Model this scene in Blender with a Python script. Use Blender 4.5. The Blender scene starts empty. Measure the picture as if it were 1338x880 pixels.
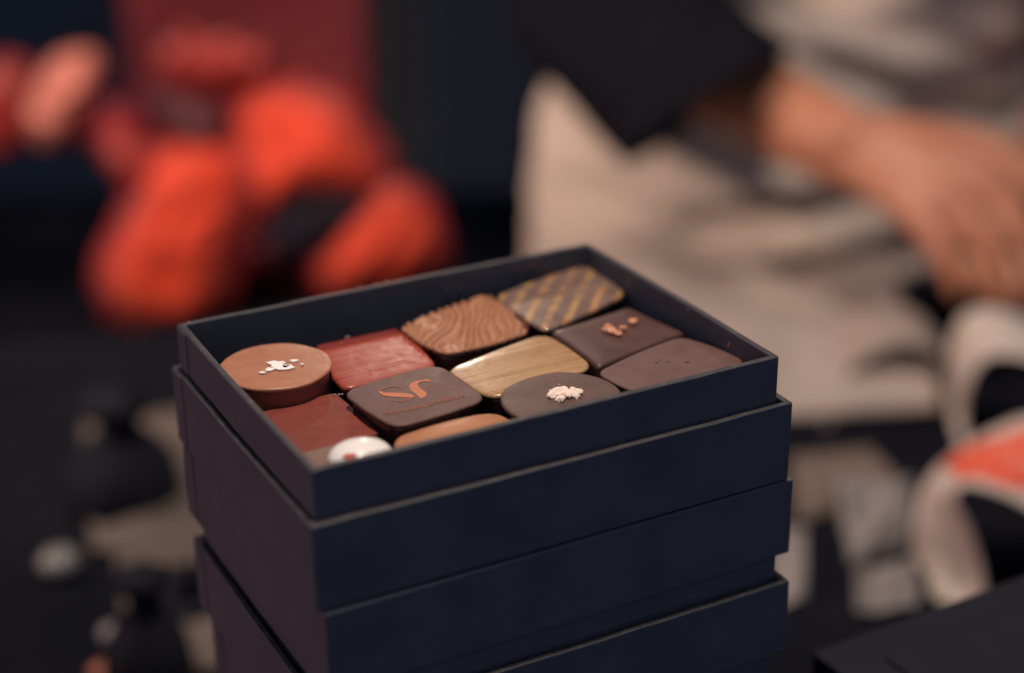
import bpy, bmesh, math, random
from mathutils import Vector, Matrix, noise
random.seed(7)
S = bpy.context.scene
COL = S.collection
PI = math.pi

# ------------------------------------------------------------------ camera
RIGHT = Vector((0.88246, -0.470281, -0.010048))
DOWN = Vector((-0.194525, -0.345403, -0.918072))
LOOK = Vector((0.428281, 0.812116, -0.396286))
CAM = Vector((-0.119068, -0.323869, 0.180206))
FPX = 2222.13
cd = bpy.data.cameras.new('camera')
cam = bpy.data.objects.new('camera', cd)
COL.objects.link(cam)
m = Matrix((RIGHT, -DOWN, -LOOK)).transposed().to_4x4()
m.translation = CAM
cam.matrix_world = m
cd.sensor_width = 36
cd.lens = 36 * FPX / 1338
cd.clip_start = 0.01
cd.clip_end = 50
cd.dof.use_dof = True
cd.dof.focus_distance = 0.440
cd.dof.aperture_fstop = 3.8
S.camera = cam
S.view_settings.view_transform = 'Standard'
S.view_settings.look = 'None'
S.view_settings.exposure = 0
S.view_settings.gamma = 1


def ray(x, y):
    return RIGHT * ((x - 669) / FPX) + DOWN * ((y - 440) / FPX) + LOOK


def at(x, y, d):                       # point seen at pixel (x, y) of the photograph, d metres deep
    return CAM + ray(x, y) * d


def onz(x, y, z):                      # point seen at pixel (x, y) on the level plane z
    r = ray(x, y)
    return CAM + r * ((z - CAM.z) / r.z)


ZT = -0.2345                            # table top
U = Vector((0.8825, -0.4703, 0)).normalized()    # to the photograph's right, level
V = Vector((0.4665, 0.8845, 0)).normalized()     # away from the camera, level


# ------------------------------------------------------------------ materials
class NT:
    def __init__(s, name):
        s.m = bpy.data.materials.new(name)
        s.m.use_nodes = True
        s.t = s.m.node_tree
        s.b = s.t.nodes['Principled BSDF']
        s._co = None

    def n(s, typ, **kw):
        nd = s.t.nodes.new(typ)
        for k, v in kw.items():
            if isinstance(k, str) and hasattr(nd, k):
                setattr(nd, k, v)
            else:
                nd.inputs[k.replace('_', ' ')].default_value = v
        return nd

    def l(s, a, b):
        s.t.links.new(a, b)

    @property
    def co(s):
        if s._co is None:
            s._co = s.n('ShaderNodeTexCoord')
        return s._co.outputs['Object']

    def noise(s, scale, detail=4, rough=.55, dist=0, co=None):
        nd = s.n('ShaderNodeTexNoise')
        nd.inputs['Scale'].default_value = scale
        nd.inputs['Detail'].default_value = detail
        nd.inputs['Roughness'].default_value = rough
        nd.inputs['Distortion'].default_value = dist
        s.l(co or s.co, nd.inputs['Vector'])
        return nd.outputs['Fac']

    def ramp(s, fac, stops, interp='LINEAR'):
        nd = s.n('ShaderNodeValToRGB')
        cr = nd.color_ramp
        cr.interpolation = interp
        while len(cr.elements) < len(stops):
            cr.elements.new(.5)
        for e, (p, c) in zip(cr.elements, stops):
            e.position = p
            e.color = (*c, 1) if len(c) == 3 else c
        s.l(fac, nd.inputs['Fac'])
        return nd.outputs['Color']

    def mix(s, fac, a, b, blend='MIX'):
        nd = s.n('ShaderNodeMix', data_type='RGBA', blend_type=blend)
        for sock, v in ((nd.inputs[0], fac), (nd.inputs[6], a), (nd.inputs[7], b)):
            if isinstance(v, (int, float)):
                sock.default_value = v
            elif isinstance(v, tuple):
                sock.default_value = (*v, 1)
            else:
                s.l(v, sock)
        return nd.outputs[2]

    def rot(s, ang, scale=(1, 1, 1)):
        nd = s.n('ShaderNodeMapping')
        nd.inputs['Rotation'].default_value = (0, 0, ang)
        nd.inputs['Scale'].default_value = scale
        s.l(s.co, nd.inputs['Vector'])
        return nd.outputs['Vector']

    def bump(s, h, strength=.3, dist=.0005, prev=None):
        nd = s.n('ShaderNodeBump')
        nd.inputs['Strength'].default_value = strength
        nd.inputs['Distance'].default_value = dist
        s.l(h, nd.inputs['Height'])
        if prev is not None:
            s.l(prev, nd.inputs['Normal'])
        s.l(nd.outputs['Normal'], s.b.inputs['Normal'])
        return nd.outputs['Normal']

    def set(s, **kw):
        for k, v in kw.items():
            i = s.b.inputs[k.replace('_', ' ')]
            if isinstance(v, tuple):
                i.default_value = (*v, 1) if len(v) == 3 and i.type == 'RGBA' else v
            elif isinstance(v, (int, float)):
                i.default_value = v
            else:
                s.l(v, i)
        return s


def card(name, col, wear, rough=.5, spec=.5):
    k = NT(name)
    a = k.noise(900, 3)
    b = k.noise(60, 4)
    c = k.ramp(b, [(.3, col), (.75, tuple(x * 1.25 for x in col))])
    k.set(Base_Color=c, Specular_IOR_Level=spec)
    k.set(Roughness=k.ramp(b, [(.2, (rough - .08,) * 3), (.8, (rough + .1,) * 3)]))
    # rubbed spots and faint dust
    sc = k.ramp(k.noise(38, 6, .75, .6), [(.60, (0, 0, 0)), (.80, (.55, .55, .55))])
    ds = k.ramp(k.noise(2600, 2), [(.72, (0, 0, 0)), (.80, (.5, .5, .5))])
    c2 = k.mix(sc, c, tuple(x * 1.7 + .006 for x in col))
    k.set(Base_Color=k.mix(ds, c2, (.16, .15, .15)))
    k.bump(a, .35, .00012)
    return k.m


BLK = card('black_paper_card', (.066, .074, .090), 0, .66, .2)
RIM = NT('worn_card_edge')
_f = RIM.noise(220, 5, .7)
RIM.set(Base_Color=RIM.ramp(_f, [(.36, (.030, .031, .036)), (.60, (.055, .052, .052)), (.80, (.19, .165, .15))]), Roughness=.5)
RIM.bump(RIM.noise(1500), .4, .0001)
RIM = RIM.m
TABLE = NT('black_table_cloth')
TABLE.set(Base_Color=TABLE.ramp(TABLE.noise(9, 3), [(.3, (.005, .006, .010)), (.7, (.009, .010, .015))]), Roughness=.95, Specular_IOR_Level=.03)
TABLE.bump(TABLE.noise(1800, 2), .3, .0003)
TABLE = TABLE.m


def choc(name, col, col2=None, rough=.42, spec=.45, scale=140, coat=0, bumpk=.2, lines=None):
    """chocolate: fine mottling, faint bloom and tiny pits"""
    k = NT(name)
    col2 = col2 or tuple(min(1, x * 1.3) for x in col)
    c = k.ramp(k.noise(scale, 5, .6, .4), [(.32, col), (.68, col2)])
    sp = k.ramp(k.noise(1400, 2), [(.68, (0, 0, 0)), (.76, (1, 1, 1))])
    c = k.mix(k.mix(.35, (0, 0, 0), sp), c, tuple(min(1, x * 1.9 + .02) for x in col))
    k.set(Base_Color=c, Specular_IOR_Level=spec, Coat_Weight=coat, Coat_Roughness=.07)
    k.set(Roughness=k.ramp(k.noise(scale * 2.2, 4), [(.3, (rough - .1,) * 3), (.75, (rough + .12,) * 3)]))
    p = k.bump(k.noise(420, 4), bumpk, .0004)
    scr = k.ramp(k.noise(1, 3, .6, 0, k.rot(.7 + scale * .01, (140, 1500, 300))), [(.70, (0, 0, 0)), (.78, (1, 1, 1))])
    p = k.bump(scr, .12, .0001, p)
    if lines:
        ang, freq, dark, light = lines
        v = k.rot(ang, (freq * .012, freq, freq * .012))
        nz = k.noise(1, 3, .5, .0, v)
        lc = k.ramp(nz, [(.36, dark), (.5, col), (.6, light)])
        k.set(Base_Color=k.mix(.85, c, lc))
        k.bump(nz, .35, .00015, p)
    return k.m


def plain(name, col, rough=.6, spec=.4, scale=30, var=.2, bs=300, bk=.2, bd=.001, sheen=0):
    k = NT(name)
    c = k.ramp(k.noise(scale, 4), [(.3, tuple(x * (1 - var) for x in col)), (.7, tuple(min(1, x * (1 + var)) for x in col))])
    k.set(Base_Color=c, Roughness=rough, Specular_IOR_Level=spec, Sheen_Weight=sheen)
    k.bump(k.noise(bs, 3), bk, bd)
    return k.m


# ------------------------------------------------------------------ object helpers
def tag(o, label=None, cat=None, group=None, kind=None):
    if label: o['label'] = label
    if cat: o['category'] = cat
    if group: o['group'] = group
    if kind: o['kind'] = kind
    return o


def empty(name, loc, rz=0):
    o = bpy.data.objects.new(name, None)
    o.empty_display_size = .01
    COL.objects.link(o)
    o.location = loc
    o.rotation_euler.z = rz
    return o


def link(name, bm, mats, parent=None, origin=None, smooth=True, world=True):
    """bm is in world coordinates; the object gets its origin at `origin` (or its parent's)"""
    bmesh.ops.recalc_face_normals(bm, faces=bm.faces)
    if parent is not None and origin is None:
        origin = Vector((0, 0, 0))
        p = parent
        chain = []
        while p is not None:
            chain.append(p); p = p.parent
        M = Matrix.Identity(4)
        for p in reversed(chain):
            M = M @ (Matrix.Translation(p.location) @ p.rotation_euler.to_matrix().to_4x4())
        bm.transform(M.inverted())
        loc = Vector((0, 0, 0))
    else:
        origin = Vector(origin or (0, 0, 0))
        bm.transform(Matrix.Translation(-origin))
        loc = origin
    me = bpy.data.meshes.new(name)
    if smooth:
        for f in bm.faces: f.smooth = True
    bm.to_mesh(me); bm.free()
    o = bpy.data.objects.new(name, me)
    for mt in (mats if isinstance(mats, (list, tuple)) else [mats]):
        me.materials.append(mt)
    COL.objects.link(o)
    o.location = loc
    o.parent = parent
    return o


def bevel(o, w=.0003, seg=2, ang=40):
    md = o.modifiers.new('bevel', 'BEVEL')
    md.width = w; md.segments = seg; md.limit_method = 'ANGLE'; md.angle_limit = math.radians(ang)
    return o


def rings_mesh(bm, rings, cap0=True, cap1=True, mat=0):
    vs = [[bm.verts.new(p) for p in r] for r in rings]
    n = len(vs[0])
    for a, b in zip(vs, vs[1:]):
        for i in range(n):
            j = (i + 1) % n
            f = bm.faces.new((a[i], a[j], b[j], b[i])); f.material_index = mat
    if cap0: bm.faces.new(list(reversed(vs[0]))).material_index = mat
    if cap1: bm.faces.new(vs[-1]).material_index = mat
    return vs


# ------------------------------------------------------------------ cardboard boxes
def open_box_bm(x0, y0, x1, y1, z0, z1, t=.0017, floor=.0017, flip=False):
    """five-sided box of card; flip: its open side looks down"""
    bm = bmesh.new()
    zo, zc = (z0, z1) if not flip else (z1, z0)      # closed side, open side
    zf = zo + (floor if not flip else -floor)
    O = [(x0, y0), (x1, y0), (x1, y1), (x0, y1)]
    I = [(x0 + t, y0 + t), (x1 - t, y0 + t), (x1 - t, y1 - t), (x0 + t, y1 - t)]
    N = 26
    def dense(P, z, wob=0):
        r = []
        for i in range(4):
            a, b = P[i], P[(i + 1) % 4]
            for k in range(N):
                u = k / N
                x, y = a[0] + (b[0] - a[0]) * u, a[1] + (b[1] - a[1]) * u
                w = wob * (noise.noise(Vector((x * 60, y * 60, z * 10))) + .6 * noise.noise(Vector((x * 260, y * 260, 3.1)))) if 0 < k < N else 0
                # card walls bow a touch
                bow = .00035 * math.sin(u * PI) * (1 if wob else 0)
                nx, ny = (b[1] - a[1]), -(b[0] - a[0])
                L = math.hypot(nx, ny)
                r.append(Vector((x + nx / L * bow, y + ny / L * bow, z + w)))
        return r
    rings = [dense(O, zo), dense(O, zc, .00022), dense(I, zc, .00022), dense(I, zf)]
    vs = rings_mesh(bm, rings, cap0=True, cap1=True)
    n = len(vs[0])
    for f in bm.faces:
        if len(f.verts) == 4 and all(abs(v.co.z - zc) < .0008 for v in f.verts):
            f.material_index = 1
    return bm


def seam_bm(x, y, z0, z1, w=.0075, t=.00035):
    """the wrap's paper lap near the back corner of a left-hand side"""
    bm = bmesh.new()
    bmesh.ops.create_cube(bm, size=1)
    bm.transform(Matrix.Translation((x - t / 2, y - w / 2, (z0 + z1) / 2)) @ Matrix.Diagonal((t, w, (z1 - z0) - .0012, 1)))
    return bm


def card_piece(name, label, cat, rect, z0, z1, flip=False, rz=0, group=None, seam=True):
    x0, y0, x1, y1 = rect
    cx, cy = (x0 + x1) / 2, (y0 + y1) / 2
    root = empty(name, (cx, cy, z0), rz)
    tag(root, label, cat, group)
    hx, hy = (x1 - x0) / 2, (y1 - y0) / 2
    M = Matrix.Translation((cx, cy, 0)) @ Matrix.Rotation(rz, 4, 'Z')
    bm = open_box_bm(-hx, -hy, hx, hy, z0, z1, flip=flip); bm.transform(M)
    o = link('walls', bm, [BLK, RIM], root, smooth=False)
    bevel(o, .00035, 2, 50)
    if seam:
        bm = seam_bm(-hx, hy - .0002, z0, z1); bm.transform(M)
        bevel(link('paper_lap', bm, BLK, root, smooth=False), .0001, 1)
    return root


W, D = .130, .098
ZA = -.01275
tray = card_piece('chocolate_tray', 'open black card tray with twelve chocolates laid out inside, topmost of the stack', 'box',
                  (0, 0, W, D), -.0334, 0)
# the raised bed the chocolates lie on
bm = bmesh.new()
bmesh.ops.create_cube(bm, size=1)
bm.transform(Matrix.Translation((W / 2, D / 2, -.0262)) @ Matrix.Diagonal((W - .0037, D - .0037, .0105, 1)))
LINER = plain('dark_liner_card', (.016, .015, .02), .6, .3)
bevel(link('liner', bm, LINER, tray, smooth=False), .0004)
ZF = -.0209
# fibres and chocolate smears on the tray's inner walls
SMEAR = choc('chocolate_smear', (.10, .06, .05), rough=.6)


def blob(px, py, plane, r, sx=1, sy=1, nrm='x', name='smear', mat=None, parent=None):
    pass


DARKBITS = choc('pale_crumb', (.45, .33, .25), rough=.7)


def fleck(parent, c, ax, ay, r, n=9, t=.00025, mat=DARKBITS, name='crumb'):
    """a thin irregular chip lying in the plane of ax, ay"""
    bm = bmesh.new()
    nz = ax.cross(ay).normalized()
    ring = []
    for i in range(n):
        a = 2 * PI * i / n
        k = r * random.uniform(.55, 1.1)
        ring.append(c + ax * math.cos(a) * k + ay * math.sin(a) * k)
    rings_mesh(bm, [ring, [p + nz * t for p in ring], [c + (p - c) * .6 + nz * t * 1.5 for p in ring]])
    return link(name, bm, mat, parent, smooth=False)


X, Y, Z = Vector((1, 0, 0)), Vector((0, 1, 0)), Vector((0, 0, 1))


def on_y(px, py, y):                   # pixel onto a wall plane
    r = ray(px, py); return CAM + r * ((y - CAM.y) / r.y)


def on_x(px, py, x):
    r = ray(px, py); return CAM + r * ((x - CAM.x) / r.x)


for (px, py, r) in ((672, 352, .0014), (700, 346, .0022), (716, 352, .0012), (584, 382, .0011), (601, 378, .0009), (742, 341, .0012), (690, 350, .001)):
    fleck(tray, on_y(px, py, D - .0018), X, -Z * .55, r, mat=SMEAR, name='smear')
for (px, py, r) in ((822, 371, .0012), (898, 406, .0006)):
    fleck(tray, on_x(px, py, W - .0018), Y, Z, r, mat=SMEAR, name='smear')
fleck(tray, on_x(952, 451, W - .0018), (Y * .5 - Z).normalized() * 2.2, (Y + Z * .5).normalized() * .35, .0007, name='fibre')
for (px, py) in ((247, 423), (491, 372), (505, 369), (470, 376)):
    fleck(tray, onz(px, py, .0001), X, Y, .00035, name='crumb')

lid_a = card_piece('upturned_box_lid', 'black card lid turned open side up, cradling the tray of chocolates', 'box lid',
                   (-.0020, -.0029, .1331, .0995), -.03546, ZA, rz=0)
closed = empty('closed_box', (.0662, .0463, -.0862), math.radians(.5))
tag(closed, 'black closed card box second from the top, its lid pushed slightly to the right', 'box')
for nm, rc, za, zb_, fl, sm in (('lid', (-.0010, -.0037, .1344, .0987), -.0584, -.0359, True, True), ('base', (.0014, -.0022, .1312, .0957), -.0862, -.0382, False, False)):
    cx, cy = (rc[0] + rc[2]) / 2, (rc[1] + rc[3]) / 2
    hx, hy = (rc[2] - rc[0]) / 2, (rc[3] - rc[1]) / 2
    M = Matrix.Translation((cx, cy, 0)) @ Matrix.Rotation(math.radians(.5), 4, 'Z')
    bm = open_box_bm(-hx, -hy, hx, hy, za, zb_, flip=fl); bm.transform(M)
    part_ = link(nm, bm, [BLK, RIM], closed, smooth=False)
    bevel(part_, .00035, 2, 50)
    if sm:
        bm = seam_bm(-hx, hy - .0002, za, zb_); bm.transform(M)
        bevel(link('paper_lap', bm, BLK, part_, smooth=False), .0001, 1)
lid_d = card_piece('upturned_box_lid', 'black card lid turned open side up under the closed box, lowest rim in view', 'box lid',
                   (-.0015, -.0056, .1336, .0965), -.0882, -.0655, rz=math.radians(-.2))
base_e = card_piece('black_box', 'black card box set in beneath the lowest upturned lid', 'box',
                    (.0012, -.0020, .1310, .0950), -.1246, -.0886, flip=True)
# the boxes that carry the stack, below the picture
zt = -.1250
for k in range(3):
    r = card_piece('closed_box', 'black closed card box low in the stack, below the picture edge', 'box', (.0, -.004, .1345, .0982), zt - .0225, zt, flip=True, group='closed boxes carrying the stack')
    bm = open_box_bm(.0025, -.0015, .132, .0957, zt - .0362, zt - .0025)
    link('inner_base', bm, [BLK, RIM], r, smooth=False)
    zt -= .0364

# ------------------------------------------------------------------ chocolates
def cen(P):
    c = Vector((0, 0, 0))
    for p in P: c += p
    return c / len(P)


def round_quad(Q, rr, bulge=0, n=12, m=14):
    """closed outline: quad corners rounded, sides bulged a little"""
    out = []
    c = cen(Q)
    k = len(Q)
    for i in range(k):
        a, p, b = Q[i - 1], Q[i], Q[(i + 1) % k]
        e1 = (a - p).normalized(); e2 = (b - p).normalized()
        r_ = min(rr, .45 * (a - p).length, .45 * (b - p).length)
        s, e = p + e1 * r_, p + e2 * r_
        for j in range(n):
            t = j / n
            out.append((1 - t) ** 2 * s + 2 * t * (1 - t) * p + t * t * e)
        s2 = b + (p - b).normalized() * min(rr, .45 * (b - p).length)
        nn = Vector((e2.y, -e2.x, 0))
        if nn.dot((p + b) / 2 - c) < 0: nn = -nn
        for j in range(m):
            t = j / m
            out.append(e.lerp(s2, t) + nn * bulge * 4 * t * (1 - t))
    return out


def grow(Q, k):
    c = cen(Q)
    return [c + (p - c) * k for p in Q]


def circle(c, r, n=120, wob=.0002, seed=0):
    out = []
    for i in range(n):
        a = 2 * PI * i / n
        k = r + wob * noise.noise(Vector((math.cos(a) * 1.5 + seed, math.sin(a) * 1.5, seed)))
        out.append(Vector((c[0] + k * math.cos(a), c[1] + k * math.sin(a), 0)))
    return out


def solid(out, z0, z1, er=.0008, pillow=.0004, foot=0, skirt=0, disp=None, side=None, nr=10, pexp=2.0):
    """bonbon body: outline at the top edge z1, rounded edge er, pillowed top, sides to z0"""
    bm = bmesh.new()
    c = cen(out)
    mr = sum((p - c).length for p in out) / len(out)
    def ring(inset, z, d=0):
        R = []
        for p in out:
            q = c + (p - c) * (1 - inset / mr)
            zz = z + (disp(q.x, q.y) * d if disp else 0)
            R.append(Vector((q.x, q.y, zz)))
        return R
    rings = [ring(foot, z0), ring(foot * .9, z0 + .0006)]
    for t in (.25, .5, .75):
        rings.append(ring(foot * (1 - t) + (side(t) if side else 0), z0 + (z1 - er - z0) * t))
    for k in range(0, 6):
        a = k / 5 * PI / 2
        rings.append(ring(er * (1 - math.cos(a)), z1 - er + er * math.sin(a) - pillow * 0, .15 + .85 * k / 5))
    for k in range(1, nr):
        s = 1 - k / nr
        ins = mr * (1 - s) + er * s
        rings.append(ring(ins, z1 + pillow * (1 - s ** pexp), 1))
    vs = rings_mesh(bm, rings, cap0=True, cap1=False)
    top = bm.verts.new((c.x, c.y, z1 + pillow + (disp(c.x, c.y) if disp else 0)))
    last = vs[-1]
    for i in range(len(last)):
        bm.faces.new((last[i], last[(i + 1) % len(last)], top))
    return bm


def slab(poly, z, t, mat, name, parent, smooth=False):
    bm = bmesh.new()
    a = [bm.verts.new((p.x, p.y, z)) for p in poly]
    f = bm.faces.new(a)
    r = bmesh.ops.extrude_face_region(bm, geom=[f])
    for v in r['geom']:
        if isinstance(v, bmesh.types.BMVert): v.co.z += t
    bmesh.ops.triangulate(bm, faces=[f for f in bm.faces if len(f.verts) > 4])
    return link(name, bm, mat, parent, smooth=smooth)


def q(pts, z):
    return [Vector((onz(x, y, z).x, onz(x, y, z).y, 0)) for x, y in pts]


def pdir(x0, y0, x1, y1, z=-.006):
    a, b = onz(x0, y0, z), onz(x1, y1, z)
    return math.atan2(b.y - a.y, b.x - a.x)


def bonbon(label, c, z=ZF, name='chocolate'):
    o = empty(name, (c.x, c.y, ZF))
    tag(o, label, 'chocolate', 'chocolates in the tray')
    return o


SHELL = choc('dark_shell', (.026, .011, .010), (.036, .016, .013), rough=.25, spec=.6, coat=.3)
DARK = choc('dark_chocolate', (.095, .055, .046), (.125, .074, .062), rough=.5, spec=.5, scale=90)
DARK2 = choc('grey_dark_chocolate', (.112, .058, .048), (.150, .084, .070), rough=.55, spec=.5, scale=70)
NUTC = choc('satin_dark_chocolate', (.080, .040, .033), (.098, .050, .042), rough=.42, spec=.4, scale=60, bumpk=.12)

# striped glossy square, back right
zt_ = -.0068
Q = q([(649, 386), (762, 346.5), (816, 383), (713, 430)], zt_)
o = bonbon('glossy brown square chocolate with gold and orange diagonal stripes, in the back right corner', cen(Q))
ol = round_quad(grow(Q, 1.055), .0048, .0005)
k = NT('striped_transfer')
ang = pdir(725.5, 421, 749, 376.6)
v = k.rot(-ang, (1, 1, 1))
sx = k.n('ShaderNodeSeparateXYZ'); k.l(v, sx.inputs[0])
nz_ = k.noise(120, 2)
mm = k.n('ShaderNodeMath', operation='MULTIPLY_ADD'); k.l(nz_, mm.inputs[0]); mm.inputs[1].default_value = .0016; k.l(sx.outputs['Y'], mm.inputs[2])
s1 = k.n('ShaderNodeMath', operation='MULTIPLY'); k.l(mm.outputs[0], s1.inputs[0]); s1.inputs[1].default_value = 2 * PI / .0056
s2 = k.n('ShaderNodeMath', operation='SINE'); k.l(s1.outputs[0], s2.inputs[0])
st = k.ramp(s2.outputs[0], [(.15, (0, 0, 0)), (.75, (1, 1, 1))])
brk = k.ramp(k.noise(1, 2, .5, 0, k.rot(-ang, (70, 260, 100))), [(.36, (0, 0, 0)), (.52, (1, 1, 1))])
gold = k.ramp(k.noise(70, 2), [(.42, (.44, .27, .10)), (.62, (.42, .19, .085))])
base = k.ramp(k.noise(180, 3), [(.3, (.15, .088, .068)), (.7, (.23, .155, .122))])
k.set(Base_Color=k.mix(k.mix(1, st, brk, 'MULTIPLY'), base, gold), Roughness=.38, Coat_Weight=.55, Coat_Roughness=.06)
k.bump(k.noise(300, 3), .12, .0003)
link('top_plate', solid(ol, zt_ - .0019, zt_, er=.0011, pillow=.0004, foot=.0006, pexp=5), k.m, o)
link('shell', solid([cen(ol) + (p - cen(ol)) * .93 for p in ol], ZF, zt_ - .0019, er=.0008, pillow=0), SHELL, o)

# wavy milk square
zt_ = -.0062
Q = q([(525, 427), (637, 385), (689, 433), (583, 461)], zt_)
o = bonbon('milk chocolate square moulded with deep wavy wood grain ridges, back row', cen(Q))
ol0 = round_quad(grow(Q, 1.05), .0045, .0007, n=40, m=90)
ug = Vector((math.cos(pdir(560, 425, 640, 420)), math.sin(pdir(560, 425, 640, 420)), 0))
vg = Vector((-ug.y, ug.x, 0))
cc = cen(Q)


def phase(x, y):
    p = Vector((x, y, 0)) - cc
    a, b = p.dot(ug), p.dot(vg)
    w = 1.15 * noise.noise(Vector((a * 95 + 3.2, b * 60 + 1.7, .3))) + .5 * noise.noise(Vector((a * 200, b * 110, 5)))
    return (a / .0019 + 2.0 * w - b * 100) * .80


def grain(x, y):
    return .0014 * abs(math.sin(PI * phase(x, y))) ** .6 - .0011


ol = []
for p in ol0:
    d = (p - cc).normalized()
    ol.append(p + d * (.0011 * abs(math.sin(PI * phase(p.x, p.y))) ** .7 - .0005))
MILK = choc('milk_chocolate', (.36, .165, .088), (.43, .205, .115), rough=.42, spec=.45, scale=120, bumpk=.12)
link('top_plate', solid(ol, zt_ - .0016, zt_, er=.0007, pillow=.0006, foot=.0003, disp=grain, nr=60), MILK, o)
Q2 = q([(529, 434), (637, 388), (697, 433), (583, 475)], zt_ - .003)
ol2 = round_quad(Q2, .004, .0006)
link('shell', solid(ol2, ZF, zt_ - .0017, er=.0012, pillow=-.0002), choc('glossy_brown_shell', (.11, .036, .026), (.14, .05, .034), rough=.25, spec=.6, coat=.4), o)

# enrobed square with chopped nuts
zt_ = -.0068
Q = q([(720, 433), (822, 401), (894, 434), (782, 478)], zt_)
o = bonbon('satin dark enrobed square chocolate with crisp corners and orange nut pieces on top', cen(Q))
ol = round_quad(grow(Q, 1.02), .0016, -.0003)
link('body', solid(ol, ZF, zt_, er=.0014, pillow=.0005, foot=-.0008, pexp=6), NUTC, o)
NUT = choc('roasted_nut', (.55, .22, .11), (.72, .36, .2), rough=.45, scale=600)


def nugget(parent, c, r, name, mat, sq=.7, seed=0):
    bm = bmesh.new()
    bmesh.ops.create_icosphere(bm, subdivisions=2, radius=r)
    for v in bm.verts:
        k_ = 1 + .55 * noise.noise(v.co / r * 1.1 + Vector((seed * 7.1, seed * 3.3, 0)))
        v.co *= k_
        v.co.z *= sq
    bm.transform(Matrix.Translation(c))
    return link(name, bm, mat, parent, smooth=False)


for i, (px, py, r) in enumerate(((796, 428, .0013), (799, 433, .0014), (790, 431, .0009), (808, 436, .0011), (814, 429.5, .001), (826, 421, .0012), (829, 419.5, .0009))):
    nugget(o, onz(px, py, zt_ + .0012) + Z * .0001, r, 'nut_piece', NUT, .65, i)

# plain dark square, right
zt_ = -.006
Q = q([(780, 487), (890, 440), (974, 472), (826, 512)], zt_)
o = bonbon('plain matt dark square chocolate with two small dark pits, nearest the right corner', cen(Q))
Q[3] = Q[0] + (Q[2] - Q[1]) * .98
ol = round_quad(grow(Q, 1.05), .005, .0006)
link('top_plate', solid(ol, zt_ - .0016, zt_, er=.0006, pillow=.0003, foot=.0004), DARK2, o)
link('shell', solid([cen(ol) + (p - cen(ol)) * .93 for p in ol], ZF, zt_ - .0016, er=.0006, pillow=0), SHELL, o)
PIT = choc('bare_dark_pit', (.010, .006, .006), rough=.5)
for px, py, ax_, r in ((862, 471, 1, .0005), (897, 474, 1.6, .00055), (858, 475, 1.8, .0004), (872, 473.5, 2.5, .0003)):
    fleck(o, onz(px, py, zt_ + .00022), X * ax_, Y, r, t=.0001, mat=PIT, name='pit')

# gold lined square
zt_ = -.0062
Q = q([(585, 484), (710, 437), (771, 479), (648, 518)], zt_)
o = bonbon('golden square chocolate printed with fine brushed lines, middle of the tray', cen(Q))
ol = round_quad(grow(Q, 1.095), .0066, .0002)
GOLDM = choc('gold_transfer', (.39, .225, .10), (.43, .255, .115), rough=.33, spec=.5, lines=(-pdir(600, 486, 740, 476), 2700, (.29, .155, .070), (.48, .30, .15)), coat=.45, bumpk=.08)
link('top_plate', solid(ol, zt_ - .0015, zt_, er=.0009, pillow=.00025, foot=.0005, pexp=6), GOLDM, o)
link('shell', solid([cen(ol) + (p - cen(ol)) * .92 for p in ol], ZF, zt_ - .0015, er=.0012, pillow=0, foot=-.0008), SHELL, o)

# red lined square
zt_ = -.0078
Q = q([(410, 455), (523, 431), (569, 477), (450, 507)], zt_)
o = bonbon('red square chocolate with fine streaks and a raised back edge, behind the monogrammed one', cen(Q))
ol = round_quad(grow(Q, 1.05), .0042, .0003)
REDM = choc('red_transfer', (.30, .043, .024), (.36, .062, .034), rough=.38, spec=.5, lines=(-pdir(440, 470, 560, 478), 2700, (.25, .032, .020), (.40, .09, .05)), coat=.12, bumpk=.15)
REDB = choc('red_chocolate', (.17, .020, .016), (.23, .03, .022), rough=.4)
link('top_plate', solid(ol, zt_ - .0022, zt_, er=.0010, pillow=.0002, foot=.0004, pexp=5), REDM, o)
link('shell', solid([cen(ol) + (p - cen(ol)) * .95 for p in ol], ZF, zt_ - .0022, er=.0006, pillow=0), SHELL, o)
a, b = Q[0], Q[1]
wv = (Q[3] - Q[0]).normalized()
Qe = [a - wv * .0005 + (b - a) * .03, b - wv * .0005 - (b - a) * .03, b + wv * .0024 - (b - a) * .02, a + wv * .0024 + (b - a) * .02]
link('raised_edge', solid(round_quad(Qe, .0012, 0), zt_ - .001, zt_ + .0004, er=.0005, pillow=.0001, nr=4), REDB, o)
for px, py in ((455, 440), (452, 441.5), (511, 501), (484, 483), (446, 448)):
    nugget(o, onz(px, py, zt_ + .0007), .00025, 'crumb', DARKBITS, .8, px)

# monogrammed dark square
zt_ = -.0058
Q = q([(450, 512), (570, 477), (633, 521), (518, 557)], zt_)
o = bonbon('dark square chocolate printed with an orange SF monogram and a line of text', cen(Q))
ol = round_quad(grow(Q, 1.075), .0060, .0003)
link('top_plate', solid(ol, zt_ - .0014, zt_, er=.0006, pillow=.0003, foot=.0006), DARK2, o)
link('shell', solid([cen(ol) + (p - cen(ol)) * .91 for p in ol], ZF, zt_ - .0014, er=.001, pillow=0, foot=-.001), SHELL, o)
ORA = plain('orange_cocoa_print', (.47, .155, .072), .5, .4, 200, .25)
ORA2 = plain('faint_orange_print', (.30, .085, .045), .5, .4, 300, .35)
ZP = zt_ + .00033


def zp(pts):                           # points measured on an enlargement of the chocolate
    return [Vector(onz(440 + x / 6.69, 470 + y / 6.69, ZP)) for x, y in pts]


def smoothpoly(P, it=2):
    for _ in range(it):
        R = []
        for i in range(len(P)):
            a, b = P[i], P[(i + 1) % len(P)]
            R += [a * .75 + b * .25, a * .25 + b * .75]
        P = R
    return P


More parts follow.
